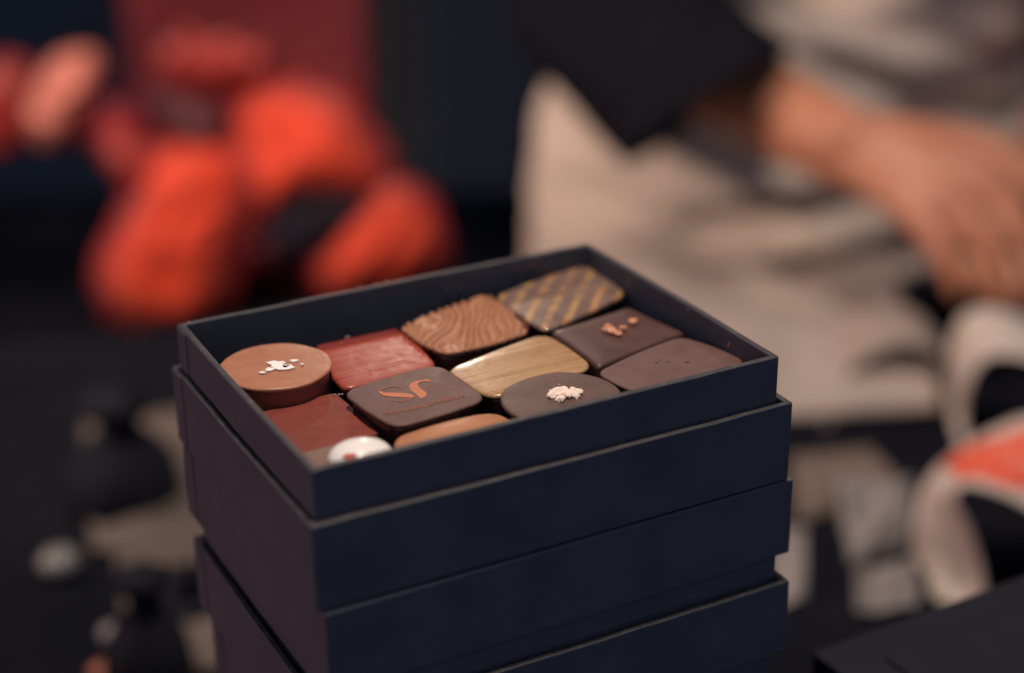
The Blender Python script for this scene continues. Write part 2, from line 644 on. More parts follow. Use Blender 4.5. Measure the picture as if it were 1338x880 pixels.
def stroke(pts, w):
    up = [(x, y - w(i / (len(pts) - 1)) / 2) for i, (x, y) in enumerate(pts)]
    dn = [(x, y + w(i / (len(pts) - 1)) / 2) for i, (x, y) in enumerate(pts)]
    return up + dn[::-1]


t_ = .00003
slab(smoothpoly(zp([(368, 272), (385, 272), (404, 288), (470, 292), (560, 291), (640, 300), (684, 318), (680, 332), (600, 330), (500, 327), (420, 321), (384, 306), (367, 287)])), ZP, t_, ORA, 'letter_s', o)
slab(smoothpoly(zp(stroke([(374, 280), (388, 262), (430, 243), (490, 234), (550, 239), (578, 252)], lambda u: 9 - 4 * u))), ZP, t_, ORA2, 'letter_s_swash', o)
slab(smoothpoly(zp(stroke([(470, 352), (520, 366), (580, 366), (630, 348), (675, 326)], lambda u: 4 + 8 * u))), ZP, t_, ORA2, 'letter_s_swash', o)
slab(smoothpoly(zp([(826, 196), (803, 170), (740, 178), (680, 194), (638, 214), (631, 246), (655, 278), (690, 300), (712, 322), (732, 343), (770, 333), (791, 302), (766, 275), (727, 250), (704, 226), (712, 203), (760, 188), (806, 196)])), ZP, t_, ORA, 'letter_f', o)
slab(smoothpoly(zp(stroke([(735, 256), (780, 242), (826, 232)], lambda u: 10 - 5 * u))), ZP, t_, ORA2, 'letter_f_bar', o)
# the line of tiny lettering below, illegible at this size: one part
bm = bmesh.new()
path = [(400, 468), (530, 453), (640, 430), (750, 408), (810, 388), (900, 362), (1000, 338), (1120, 312)]


def along(u):
    u *= len(path) - 1
    i = min(int(u), len(path) - 2); f = u - i
    return (path[i][0] + (path[i + 1][0] - path[i][0]) * f, path[i][1] + (path[i + 1][1] - path[i][1]) * f)


def add_poly(bm, P, z, t):
    vs = [bm.verts.new((p.x, p.y, z)) for p in P]
    f = bm.faces.new(vs)
    r = bmesh.ops.extrude_face_region(bm, geom=[f])
    for v in r['geom']:
        if isinstance(v, bmesh.types.BMVert): v.co.z += t


NL = 26
for i in range(NL):
    u = (i + .5) / NL
    if .505 < u < .55: continue
    x, y = along(u)
    h = 13
    kind = (i * 7 + i // 3) % 4
    add_poly(bm, zp([(x - 9 - 6, y - h), (x - 3 - 6, y - h - 1), (x + 3, y + h), (x - 4, y + h)]), ZP, t_)
    if kind != 0: add_poly(bm, zp([(x - 6, y - h), (x + 13 - 6, y - h - 4), (x + 14 - 6, y - h + 3), (x - 6, y - h + 6)]), ZP, t_ * .8)
    if kind != 1: add_poly(bm, zp([(x + 2, y + h - 5), (x + 15, y + h - 9), (x + 16, y + h - 2), (x + 3, y + h)]), ZP, t_ * .8)
    if kind > 1: add_poly(bm, zp([(x + 7 - 6, y - h + 2), (x + 12 - 6, y - h), (x + 17, y + h - 6), (x + 11, y + h - 4)]), ZP, t_ * .9)
link('text_line', bm, ORA2, o, smooth=False)

# low red-brown square, left
zt_ = -.0098
Q = [Vector((.0024, .0535, 0)), Vector((.0285, .0555, 0)), Vector((.0293, .0282, 0)), Vector((.0030, .0272, 0))]
o = bonbon('low red brown square chocolate with a rough rippled top, in front of the caramel disc', cen(Q))
ol = round_quad(Q, .0025, .0003, n=10, m=24)


def ripple(x, y):
    return .00012 * noise.noise(Vector((x * 170, y * 230, 1))) + .0008 * noise.noise(Vector((x * 55, y * 110, 7)))


RBR = choc('red_brown_chocolate', (.16, .032, .022), (.225, .052, .036), rough=.62, spec=.25, scale=80, bumpk=.3)
link('body', solid(ol, ZF, zt_, er=.0006, pillow=.0004, disp=ripple, nr=26), RBR, o)
for px, py in ((443, 516), (447, 515.5), (438, 516)):
    nugget(o, onz(px, py, zt_ + .0005), .0003, 'crumb', DARKBITS, .8, px)

# caramel disc
zt_ = -.0042
o = bonbon('tall caramel coloured round chocolate topped with white flakes, against the left wall', Vector((.0167, .0678, 0)))
CAR = choc('caramel_chocolate', (.36, .150, .080), (.42, .185, .105), rough=.4, spec=.45, scale=100)
CARS = choc('caramel_side', (.20, .062, .04), (.25, .085, .055), rough=.35)
ol = circle((.0167, .0678), .0149, 140, .0004, 2)
link('top_plate', solid(ol, zt_ - .0013, zt_, er=.0006, pillow=.0002, foot=.0003, disp=lambda x, y: .00012 * noise.noise(Vector((x * 150, y * 150, 2)))), CAR, o)
link('body', solid(circle((.0167, .0678), .0143, 120, .0003, 3), ZF, zt_ - .0013, er=.0004, pillow=0, side=lambda t: .0004 * math.sin(t * PI)), CARS, o)
WHITE = plain('white_flake', (.9, .87, .82), .6, .4, 400, .08)
for i, (px, py, r, s_) in enumerate(((359, 476, .0013, 1.5), (367, 482, .0016, 1.5), (374, 481.5, .0012, 1.5), (352, 484, .0009, 1.2), (362, 479.5, .001, 1.6), (385, 473, .0007, 1.5), (343, 488.5, .0006, 1.4), (395, 477.5, .0004, 1.2), (377, 480, .0010, 1), (368, 475.5, .0008, 1.4))):
    c = onz(px, py, zt_ + .00025)
    fleck(o, c, U * s_, V, r * 1.25, n=11, t=.00035, mat=WHITE, name='white_flake')

# dark disc
zt_ = -.006
o = bonbon('dark round chocolate with a pale clustered sprinkle, against the front wall', Vector((.0749, .0172, 0)))
ol = circle((.0749, .0172), .0157, 140, .0002, 5)
link('top_plate', solid(ol, zt_ - .0013, zt_, er=.0007, pillow=.0003, foot=.0002), DARK, o)
link('body', solid(circle((.0749, .0172), .0148, 120, .0002, 6), ZF, zt_ - .0013, er=.0008, pillow=0), SHELL, o)
PUFF = choc('pale_sprinkle', (.80, .62, .50), (.92, .82, .72), rough=.6, scale=900)
cl = onz(738, 516, zt_ + .0005)
for i in range(26):
    a = random.uniform(0, 2 * PI); r = math.sqrt(random.random())
    nugget(o, cl + U * math.cos(a) * r * .0042 + V * math.sin(a) * r * .0036 + Z * (.0001 + .0006 * (1 - r)), random.uniform(.0008, .0012), "sprinkle_grain", PUFF, .7, i)
nugget(o, onz(731, 503, zt_ + .0004), .0003, 'sprinkle_grain', NUT, .7, 3)

# caramel bar, front
zt_ = -.0062
b0, b1 = onz(517, 583, zt_), onz(664, 545, zt_)
o = bonbon('smooth tan pillow shaped chocolate half hidden by the front wall', Vector(((b0.x + b1.x) / 2, .0115, 0)))
Q = [Vector((b0.x, .0185, 0)), Vector((b1.x, .0195, 0)), Vector((b1.x + .0005, .0030, 0)), Vector((b0.x + .0003, .0026, 0))]
ol = round_quad(Q, .006, .0006)
TAN = choc('tan_chocolate', (.40, .175, .085), (.46, .21, .105), rough=.42, scale=100)
link('body', solid(ol, ZF, zt_, er=.0016, pillow=.0028, foot=0, pexp=2.2, nr=14), TAN, o)

# white dome on a flat square, front left corner
zt_ = -.0085
Q = [Vector((.0024, .0252, 0)), Vector((.0272, .0258, 0)), Vector((.0275, .0024, 0)), Vector((.0024, .0022, 0))]
o = bonbon('flat brown square chocolate carrying a shiny white dome with a red spot, front left corner', cen(Q))
link('body', solid(round_quad(Q, .003, .0003), ZF, zt_, er=.0008, pillow=.0002), choc('soft_brown_chocolate', (.15, .085, .065), (.2, .12, .095), rough=.5), o)
dc = onz(471, 597, zt_ + .001)
bm = bmesh.new()
bmesh.ops.create_uvsphere(bm, u_segments=48, v_segments=32, radius=1)
for v in bm.verts:
    v.co.z = max(v.co.z, -.25)
bm.transform(Matrix.Translation(Vector((dc.x, dc.y, zt_ + .0008))) @ Matrix.Diagonal((.0080, .0072, .0041, 1)))
k = NT('white_dome_glaze')
k.set(Base_Color=k.ramp(k.noise(260, 3), [(.3, (.88, .85, .80)), (.7, (.93, .91, .88))]), Roughness=.3, Coat_Weight=.4, Coat_Roughness=.1)
k.bump(k.noise(500), .08, .0002)
dome = link('white_dome', bm, k.m, o)
for (dx, dy, r) in ((-.26, -.66, .0014), (.10, .72, .0006)):
    dz = math.sqrt(max(0, 1 - dx * dx - dy * dy))
    d_ = (U * dx + V * dy + Z * dz)
    n_ = Vector((d_.x / .0078, d_.y / .0078, d_.z / .0041)).normalized()
    p_ = Vector((dc.x + d_.x * .0078, dc.y + d_.y * .0078, zt_ + .0008 + d_.z * .0041))
    t1 = n_.cross(Z).normalized(); t2 = n_.cross(t1)
    fleck(dome, p_ - n_ * .00005, t1 * 1.3, t2 * -1 if (t1.cross(t2 * -1)).dot(n_) > 0 else t2, r, n=14, t=.00012, mat=plain('red_berry_spot', (.55, .09, .04), .5), name='red_spot')

# ------------------------------------------------------------------ table, floor, room
tc = Vector((CAM.x, CAM.y, 0)) + V * .443 + U * .1
rzv = math.atan2(U.y, U.x)
bm = bmesh.new()
gl = Vector((CAM.x, CAM.y, 0))
outl = [gl + U * u + V * v for u, v in ((-1.0, -.18), (1.2, -.18), (1.2, 1.063), (.0, 1.063), (-.06, 1.04), (-.20, .985), (-1.0, .80))]
rings_mesh(bm, [[p + Z * (ZT - .04) for p in outl], [p + Z * ZT for p in outl]])
tb = empty('table', (tc.x, tc.y, -1.0)); tag(tb, 'table under a black cloth carrying the boxes and white paper', 'table')
bevel(link('table_top', bm, TABLE, tb, smooth=False), .004)
for sx in (-1, 1):
    for sy in (-1, 1):
        bm = bmesh.new(); bmesh.ops.create_cube(bm, size=1)
        p = gl + U * (.1 + sx * .95) + V * (.31 + sy * .42)
        bm.transform(Matrix.Translation((p.x, p.y, (-1.0 + ZT - .04) / 2)) @ Matrix.Rotation(rzv, 4, 'Z') @ Matrix.Diagonal((.05, .05, 1.0 + ZT - .04, 1)))
        link('leg', bm, TABLE, tb, smooth=False)
FLOOR = plain('dark_floor', (.03, .03, .038), .6, .4)
bm = bmesh.new(); bmesh.ops.create_grid(bm, x_segments=1, y_segments=1, size=4)
bm.transform(Matrix.Translation((0, 0, -1.0)))
tag(link('floor', bm, FLOOR, None), kind='structure')
bm = bmesh.new(); bmesh.ops.create_cube(bm, size=1)
wc = Vector((CAM.x, CAM.y, 0)) + V * 2.7
bm.transform(Matrix.Translation((wc.x, wc.y, .2)) @ Matrix.Rotation(rzv, 4, 'Z') @ Matrix.Diagonal((5, .06, 2.4, 1)))
WALL = plain('dark_wall_paint', (.062, .078, .100), .75, .3, 2, .3)
tag(link('wall', bm, WALL, None, origin=(wc.x, wc.y, -1.0), smooth=False), 'plain dark navy wall at the back of the room', 'wall')
# a dark grey curtain that hangs behind the red bag, its grey raised in place of light
def sheet(fn, nu, nv, thick):
    """grid surface fn(u, v) -> point, given a real thickness"""
    bm = bmesh.new()
    g = [[bm.verts.new(fn(i / nu, j / nv)) for i in range(nu + 1)] for j in range(nv + 1)]
    for j in range(nv):
        for i in range(nu):
            bm.faces.new((g[j][i], g[j][i + 1], g[j + 1][i + 1], g[j + 1][i]))
    bmesh.ops.recalc_face_normals(bm, faces=bm.faces)
    if thick:
        bmesh.ops.solidify(bm, geom=list(bm.faces), thickness=thick)
    return bm


c0 = at(478, 100, 2.1); c1 = at(560, 100, 2.1)
CURT = plain('dark_grey_curtain', (.20, .20, .20), .8, .3, 6, .25)


def curtain(u, v):
    p = c0.lerp(c1, u); p.z = .45 - v * 1.44
    return p + V * (.02 * math.sin(u * 19) + .01 * math.sin(u * 41 + v * 3))


tag(link('curtain', sheet(curtain, 70, 30, .002), CURT, None, origin=(c0.x, c0.y, -1)), 'dark grey curtain hanging behind the red gift bag', 'curtain')

# ------------------------------------------------------------------ neighbouring black box, lower right
zb = -.111
A0 = onz(1062, 852, zb); A1 = onz(1338, 752, zb)
ex = (A1 - A0).normalized(); ey = Vector((-ex.y, ex.x, 0))
rot_ = math.atan2(ex.y, ex.x)
root = empty('gift_box', (A0.x, A0.y, ZT), rot_)
tag(root, 'large black card box with a stepped lid, lower right beside the stack', 'box')
M = Matrix.Translation((A0.x, A0.y, 0)) @ Matrix.Rotation(rot_, 4, 'Z')


def boxbm(x0, y0, z0, x1, y1, z1):
    bm = bmesh.new(); bmesh.ops.create_cube(bm, size=1)
    bm.transform(Matrix.Translation(((x0 + x1) / 2, (y0 + y1) / 2, (z0 + z1) / 2)) @ Matrix.Diagonal((x1 - x0, y1 - y0, z1 - z0, 1)))
    return bm


CARDG = card('charcoal_card', (.012, .013, .020), 0, .65, .12)
bm = boxbm(0, -.13, zb - .028, .17, 0, zb); bm.transform(M)
bevel(link('lid', bm, CARDG, root, smooth=False), .0006)
bm = boxbm(.003, -.127, ZT, .167, -.003, zb - .0282); bm.transform(M)
bevel(link('base', bm, CARDG, root, smooth=False), .0006)
bm = boxbm(.016, -.13 + .012, zb + .0001, .158, -.014, zb + .0012); bm.transform(M)
bevel(link('lid_panel', bm, CARDG, root, smooth=False), .0004)

# ------------------------------------------------------------------ white paper on the right
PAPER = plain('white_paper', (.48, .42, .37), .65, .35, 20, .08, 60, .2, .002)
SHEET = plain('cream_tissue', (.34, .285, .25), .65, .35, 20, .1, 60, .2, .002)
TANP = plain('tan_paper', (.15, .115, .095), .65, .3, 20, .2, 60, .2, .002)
PAPER2 = plain('shaded_paper', (.30, .245, .215), .65, .35, 20, .1, 60, .2, .002)  # darker copy of the white paper, shade put into its colour
GREYP = plain('grey_tissue', (.22, .20, .195), .55, .4, 25, .2, 40, .4, .003)
def band(path, width, axis, thick, name, mats, label, cat, wob=.0):
    """strip of paper bent along path (points), width along axis"""
    n = len(path) - 1

    def fn(u, v):
        x = u * n; i = min(int(x), n - 1); f = x - i
        p0 = path[max(i - 1, 0)]; p1 = path[i]; p2 = path[i + 1]; p3 = path[min(i + 2, n)]
        p = .5 * ((2 * p1) + (p2 - p0) * f + (2 * p0 - 5 * p1 + 4 * p2 - p3) * f * f + (3 * p1 - p0 - 3 * p2 + p3) * f ** 3)
        return p + axis * (v * width) + Z * wob * noise.noise(Vector((u * 3, v * 2, 1)))
    bm = sheet(fn, 60, 10, thick)
    base = min((v.co for v in bm.verts), key=lambda c: c.z).copy()
    o = link(name, bm, mats, None, origin=base)
    return tag(o, label, cat)


# printed roll of paper, right edge
d0 = .74
def cr_pt(P, u):
    n = len(P) - 1
    x = u * n; i = min(int(x), n - 1); f = x - i
    p0 = P[max(i - 1, 0)]; p1 = P[i]; p2 = P[i + 1]; p3 = P[min(i + 2, n)]
    return .5 * ((2 * p1) + (p2 - p0) * f + (2 * p0 - 5 * p1 + 4 * p2 - p3) * f * f + (3 * p1 - p0 - 3 * p2 + p3) * f ** 3)


PN = [onz(1292, 805, ZT), at(1284, 745, .752), at(1270, 695, .748), at(1251, 655, .745), at(1260, 637, .742), at(1300, 645, .735), at(1348, 668, .73), at(1405, 705, .72), at(1455, 760, .71)]
PF = [onz(1222, 785, ZT), at(1198, 735, .80), at(1197, 680, .80), at(1212, 632, .80), at(1248, 594, .80), at(1300, 563, .79), at(1355, 545, .785), at(1430, 560, .78), at(1480, 640, .775)]
bm = sheet(lambda u, v: cr_pt(PN, u).lerp(cr_pt(PF, u), v), 70, 12, .0012)
o = tag(link('paper_roll', bm, PAPER, None, origin=PN[0]), 'white paper curled into an arch with a red printed panel on top', 'paper')


def overlay(u, v):
    # printed panel: lies on the arch's top, a hair proud of it
    x = .47 + .36 * u + .02 * math.sin(v * 5)
    w = .14 + .70 * v + .03 * math.sin(u * 9)
    p = cr_pt(PN, x).lerp(cr_pt(PF, x), w)
    tg = cr_pt(PN, x + .01).lerp(cr_pt(PF, x + .01), w) - p
    nn = (cr_pt(PF, x) - cr_pt(PN, x)).cross(tg).normalized()
    if nn.z < 0: nn = -nn
    return p + nn * .0016


INK = NT('red_print_ink')
fi = INK.ramp(INK.noise(55, 2, .5, .8), [(.34, (0, 0, 0)), (.44, (1, 1, 1))])
INK.set(Base_Color=INK.mix(fi, (.70, .40, .33), (.66, .085, .04)), Roughness=.5)
link('red_print', sheet(overlay, 24, 8, .0004), INK.m, o)

# two more arches of paper behind it
P = [onz(1268, 620, ZT), at(1262, 560, .90), at(1266, 510, .885), at(1290, 470, .875), at(1340, 470, .865), at(1400, 500, .86), at(1440, 550, .855), at(1450, 620, .85)]
band(P, .05, (V * .9 + Z * .1 + U * .05).normalized(), .0012, 'paper_roll', [PAPER], 'bright white curled paper arch under the fingers at the right edge', 'paper')
P = [onz(1080, 560, ZT), at(1090, 515, .945), at(1118, 478, .94), at(1165, 452, .935), at(1215, 455, .93), at(1248, 490, .925), at(1262, 560, .92), onz(1268, 590, ZT)]
band(P, .05, (V * .9 + Z * .05).normalized(), .0012, 'paper_roll', [PAPER2], 'white paper toned darker as if in shade, bent into a low hollow arch on the table, left of the bright one', 'paper')

# sheet of tissue spread on the table


def on_table_sheet(quad, lift, freq, seed):
    Qd = [onz(x, y, ZT) for x, y in quad]

    def fn(u, v):
        p = (Qd[0] * (1 - u) + Qd[1] * u) * (1 - v) + (Qd[3] * (1 - u) + Qd[2] * u) * v
        h = .5 + .5 * noise.noise(Vector((u * freq * .45 + seed, v * freq, seed))) + .12 * noise.noise(Vector((u * freq * 1.5, v * freq * 2.5, seed)))
        h *= min(1, 6 * min(v, 1 - v) + .15)
        return p + Z * (.0015 + lift * h)
    return fn


def tsheet(name, quad, lift, freq, seed, mat, label, cat='paper', nu=60, nv=40):
    bm = sheet(on_table_sheet(quad, lift, freq, seed), nu, nv, .0008)
    c = cen([onz(x, y, ZT) for x, y in quad])
    return tag(link(name, bm, mat, None, origin=c), label, cat)


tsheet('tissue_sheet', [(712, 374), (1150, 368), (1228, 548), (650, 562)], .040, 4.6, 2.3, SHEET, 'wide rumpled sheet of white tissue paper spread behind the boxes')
tsheet('paper_scrap', [(1030, 600), (1130, 592), (1175, 640), (1040, 690)], .008, 2.5, 8.1, TANP, 'tan paper scrap lying flat just right of the stack')
tsheet('grey_card', [(1085, 650), (1195, 634), (1185, 715), (1110, 745)], .018, 4, 4.4, GREYP, 'grey paper piece with a bright centre beside the arch foot')
tsheet('grey_card', [(1118, 762), (1190, 742), (1200, 800), (1118, 808)], .016, 4, 6.4, GREYP, 'smaller grey paper piece just above the black box, lower right')
tsheet('grey_card', [(1005, 700), (1050, 700), (1052, 790), (1005, 800)], .016, 4, 9.4, GREYP, 'grey paper strip half hidden by the right side of the stack')

# ------------------------------------------------------------------ person
SKIN = NT('skin')
SKIN.set(Base_Color=SKIN.ramp(SKIN.noise(35, 4), [(.3, (.40, .150, .082)), (.7, (.50, .215, .122))]), Roughness=.5, Subsurface_Weight=.12)
SKIN.b.inputs['Subsurface Radius'].default_value = (.006, .002, .001)
SKIN.bump(SKIN.noise(500, 3), .15, .0006)
SKIN = SKIN.m
SHIRT = plain('black_shirt_cloth', (.006, .0065, .011), .95, .06, 40, .2, 900, .3, .0005)
APRON = plain('natural_apron_cloth', (.58, .485, .415), .85, .2, 12, .06, 1200, .3, .0005)
HAIR = plain('dark_hair', (.02, .014, .012), .5, .4)

TP = at(1000, 200, 1.36)


def tz(z, du=0, dv=0):
    return Vector((TP.x, TP.y, z)) + U * du + V * dv


def skin_mesh(chains, sub=2):
    """chains: list of (nodes [(pos, radius or (rx, ry))], edges); each its own island with its own skin root"""
    vs, es, rad, roots = [], [], [], []
    for nodes, edges in chains:
        b = len(vs)
        roots.append(b)
        for p, r in nodes:
            vs.append(p); rad.append(r if isinstance(r, tuple) else (r, r))
        es += [(b + i, b + j) for i, j in edges]
    me = bpy.data.meshes.new('skin_source')
    me.from_pydata([tuple(v) for v in vs], es, [])
    o = bpy.data.objects.new('skin_source', me)
    COL.objects.link(o)
    md = o.modifiers.new('skin', 'SKIN'); md.use_smooth_shade = True
    for i, r in enumerate(rad):
        me.skin_vertices[0].data[i].radius = r
    for i in roots:
        me.skin_vertices[0].data[i].use_root = True
    sd = o.modifiers.new('sub', 'SUBSURF'); sd.levels = sub; sd.render_levels = sub
    bpy.context.view_layer.update()
    dg = bpy.context.evaluated_depsgraph_get()
    nm = bpy.data.meshes.new_from_object(o.evaluated_get(dg))
    bpy.data.objects.remove(o)
    bm = bmesh.new(); bm.from_mesh(nm)
    return bm


elbR = at(800, 20, 1.19)
wrR = at(1095, 190, 1.005)
shR = tz(.37, -.18)
shL = tz(.37, .18)
elbL = at(1520, -120, 1.24)
wrL = at(1378, 215, 1.14)
body = [(tz(-.12, 0, .03), (.11, .09)), (tz(.05, 0, .02), (.115, .09)), (tz(.24), (.14, .11)), (tz(.38), (.10, .08)), (tz(.46), (.055, .055)), (tz(.55), (.075, .085)), (tz(.64), (.085, .095)), (tz(.71), (.06, .07))]
be = [(0, 1), (1, 2), (2, 3), (3, 4), (4, 5), (5, 6), (6, 7)]
def addn(p, r, par):
    body.append((p, r)); be.append((par, len(body) - 1)); return len(body) - 1
i = addn(shR, .055, 3); i = addn(shR.lerp(elbR, .5), .047, i); i = addn(elbR, .041, i); i = addn(elbR.lerp(wrR, .45), .036, i); i = addn(elbR.lerp(wrR, .8), .028, i); i = addn(wrR, (.027, .024), i)
i = addn(at(1140, 205, .997), (.030, .024), i)
i = addn(shL, .055, 3); i = addn(shL.lerp(elbL, .5), .047, i); i = addn(elbL, .041, i); i = addn(elbL.lerp(wrL, .5), .038, i); i = addn(wrL, .028, i); i = addn(at(1360, 300, 1.11), (.036, .022), i)
for s in (-1, 1):
    i = addn(tz(-.25, .1 * s), .085, 0); i = addn(tz(-.58, .11 * s), .06, i); i = addn(tz(-.92, .11 * s, .03), .042, i); i = addn(tz(-.97, .12 * s, -.08), .035, i)
chains = [(body, be)]


def finger(pts):
    chains.append(([(at(x, y, d), r) for x, y, d, r in pts], [(k_, k_ + 1) for k_ in range(len(pts) - 1)]))


# right hand, fingers curling down towards the paper; each chain starts in the wrist, so the palm is their fan
finger([(1105, 182, 1.005, .019), (1205, 186, .995, .0160), (1300, 200, .985, .0135), (1362, 246, .972, .0102), (1398, 312, .968, .0088), (1408, 358, .97, .0072)])
finger([(1105, 188, 1.0, .019), (1200, 208, .985, .0160), (1286, 234, .972, .0135), (1334, 292, .960, .0100), (1356, 350, .956, .0086), (1360, 392, .96, .0072)])
finger([(1105, 194, 1.0, .019), (1188, 230, .98, .0155), (1256, 268, .965, .0130), (1294, 326, .954, .0096), (1308, 374, .952, .0083), (1306, 412, .957, .0070)])
finger([(1105, 200, 1.0, .019), (1170, 250, .98, .0145), (1212, 292, .963, .0120), (1238, 338, .951, .0090), (1250, 368, .95, .0078), (1250, 398, .955, .0066)])
finger([(1120, 195, 1.01, .017), (1220, 225, 1.025, .0145), (1270, 280, 1.03, .0115), (1290, 330, 1.025, .0090)])
# left hand behind it
finger([(1330, 290, 1.09, .011), (1318, 340, 1.075, .0105), (1300, 375, 1.07, .0092), (1285, 395, 1.07, .0075)])
finger([(1340, 300, 1.085, .011), (1338, 350, 1.07, .0105), (1325, 385, 1.065, .0092), (1312, 402, 1.065, .0075)])
finger([(1350, 300, 1.085, .011), (1360, 350, 1.07, .0105), (1350, 390, 1.065, .0092), (1340, 408, 1.065, .0075)])
finger([(1360, 290, 1.09, .010), (1382, 340, 1.075, .0095), (1378, 380, 1.07, .0085), (1370, 398, 1.07, .007)])
finger([(1325, 270, 1.1, .0125), (1295, 320, 1.09, .0115), (1270, 362, 1.08, .0105), (1255, 385, 1.08, .008)])
bm = skin_mesh(chains)
person = link('person', bm, SKIN, None, origin=tz(-1.0))
rm = person.modifiers.new('fuse', 'REMESH'); rm.mode = 'VOXEL'; rm.voxel_size = .004; rm.use_smooth_shade = True
sm_ = person.modifiers.new('soften', 'SMOOTH'); sm_.factor = .5; sm_.iterations = 4
tag(person, 'person in a black shirt and pale apron reaching across the table with both hands', 'person')
# shirt: torso and sleeves, right sleeve wide and ending below the elbow
bm = skin_mesh([([(tz(-.13, 0, .03), (.125, .10)), (tz(.05, 0, .02), (.13, .105)), (tz(.24), (.158, .13)), (tz(.385), (.115, .095)), (tz(.435), (.065, .065)),
                  (shR, .066), (shR.lerp(elbR, .5), .058), (elbR + Z * .0, .062),
                  (shL, .066), (shL.lerp(elbL, .5), .058), (elbL, .052), (elbL.lerp(wrL, .45), .047)],
                 [(0, 1), (1, 2), (2, 3), (3, 4), (3, 5), (5, 6), (6, 7), (3, 8), (8, 9), (9, 10), (10, 11)])])
shirt = link('shirt', bm, SHIRT, person)
c_end = at(928, 138, 1.07)
axis = (c_end - elbR).normalized()
bm = bmesh.new()
side_ = axis.cross(LOOK).normalized(); up_ = axis.cross(side_).normalized()
rings = []
for t, r in ((-.6, .05), (-.25, .062), (.0, .066), (.35, .066), (.7, .064), (.95, .063), (1, .062), (1.0, .059), (.7, .057)):
    c = elbR.lerp(c_end, t)
    ring = [c + side_ * math.cos(a) * r * (1 + .04 * math.sin(3 * a + t * 5)) + up_ * math.sin(a) * r * .8 for a in [2 * PI * k_ / 40 for k_ in range(40)]]
    # the cuff is cut aslant: its near side reaches further down the forearm
    nrm = axis - LOOK * axis.dot(LOOK)
    wt = max(0, min(1, (t - .3) / .6))
    rings.append([p - axis * (wt * .95 * (p - c).dot(nrm) / axis.dot(nrm)) for p in ring])
rings_mesh(bm, rings, cap0=True, cap1=False)
link('sleeve', bm, SHIRT, shirt)
# apron: cloth wrapped round the front of the body, with hanging folds


def apron(u, v):
    z = .16 - v * .72
    x = 2 * u - 1
    up = max(0, z + .24) / .123
    flare = max(.62, 1 - .125 * up * up) if x < 0 else 1
    fold = .006 * math.sin(u * 11 + 1.3 * v) + .010 * noise.noise(Vector((u * 4, v * 9, 2))) + .010 * noise.noise(Vector((u * 3.5, z * 55 + 7 * u, 5))) + .012 * noise.noise(Vector((u * 2.2, z * 22 - 4 * u, 8)))
    k1 = max(0, min(1, (x + .42) / .35)); k1 = k1 * k1 * (3 - 2 * k1)
    k2 = max(0, min(1, (-.13 - z) / .05))
    zz = z + .012 * noise.noise(Vector((u * 5, 1, 4)))
    gather = (1 - abs(math.sin(PI * zz / .042 + 1.1 * math.sin(u * 6)))) ** 1.4
    fold += k1 * k2 * (.024 - .044 * gather)
    return tz(z, (.190 * x * flare) + fold * .3, -(.165 + fold) + .10 * abs(x) ** 3)


link('apron', sheet(apron, 140, 150, .0015), APRON, person)
bm = bmesh.new(); bmesh.ops.create_uvsphere(bm, u_segments=24, v_segments=16, radius=1)
bm.transform(Matrix.Translation(tz(.66, 0, .02)) @ Matrix.Diagonal((.098, .105, .105, 1)))
link('hair', bm, HAIR, person)

# ------------------------------------------------------------------ red gift bag and bow, left
REDBAG = plain('dark_red_bag_paper', (.13, .014, .020), .6, .3, 6, .2)
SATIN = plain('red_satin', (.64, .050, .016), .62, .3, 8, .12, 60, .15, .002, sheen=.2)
DSAT = plain('satin_sheen_pink', (.80, .26, .19), .3, .5, 8, .1)  # glossy sheen on the red, put into the colour as pink
BLKN = plain('opening_shade_dark', (.012, .013, .02), .7, .2)
ZB = -.40                               # low bench behind the table's left end
KB = 1.42
bl = at(194, 330, 1.085 * KB); br = at(488, 330, 1.085 * KB)
bc_ = (bl + br) / 2
bench = empty('bench', (bc_.x, bc_.y, -1.0), rzv)
tag(bench, 'low dark bench at the back left carrying the red bag', 'bench')
bm = boxbm(-.75, -.20, ZB - .03, .30, .30, ZB)
bm.transform(Matrix.Translation((bc_.x, bc_.y, 0)) @ Matrix.Rotation(rzv, 4, 'Z'))
bevel(link('bench_top', bm, TABLE, bench, smooth=False), .003)
for sx in (-.71, .26):
    for sy in (-.16, .26):
        bm = boxbm(sx - .02, sy - .02, -1.0, sx + .02, sy + .02, ZB - .03)
        bm.transform(Matrix.Translation((bc_.x, bc_.y, 0)) @ Matrix.Rotation(rzv, 4, 'Z'))
        link('leg', bm, TABLE, bench, smooth=False)
bag = empty('gift_bag', ((bl + br) / 2).xy.to_3d() + Z * ZB)
tag(bag, 'dark red upright paper gift bag standing at the back left of the table', 'bag')
bw = (br - bl); bw.z = 0


def bagpanel(u, v):
    # closed loop round the bag: front, gusset, back, gusset
    pass


rings = []
for t in range(13):
    z = ZB + .001 + t / 12 * .50
    pin = .006 * math.sin(t * .8)
    Pp = []
    a = Vector((bl.x, bl.y, z)); b = Vector((br.x, br.y, z))
    dpt = .10
    loop = [a, a.lerp(b, .25) - V * pin, a.lerp(b, .5) - V * pin * 1.5, a.lerp(b, .75) - V * pin, b, b + V * dpt * .5 - U * .012, b + V * dpt, a.lerp(b, .5) + V * dpt, a + V * dpt, a + V * dpt * .5 + U * .012]
    rings.append(loop)
bm = bmesh.new(); rings_mesh(bm, rings, cap0=True, cap1=False)
o_ = link('bag_body', bm, REDBAG, bag, smooth=False)
md = o_.modifiers.new('thick', 'SOLIDIFY'); md.thickness = .0008
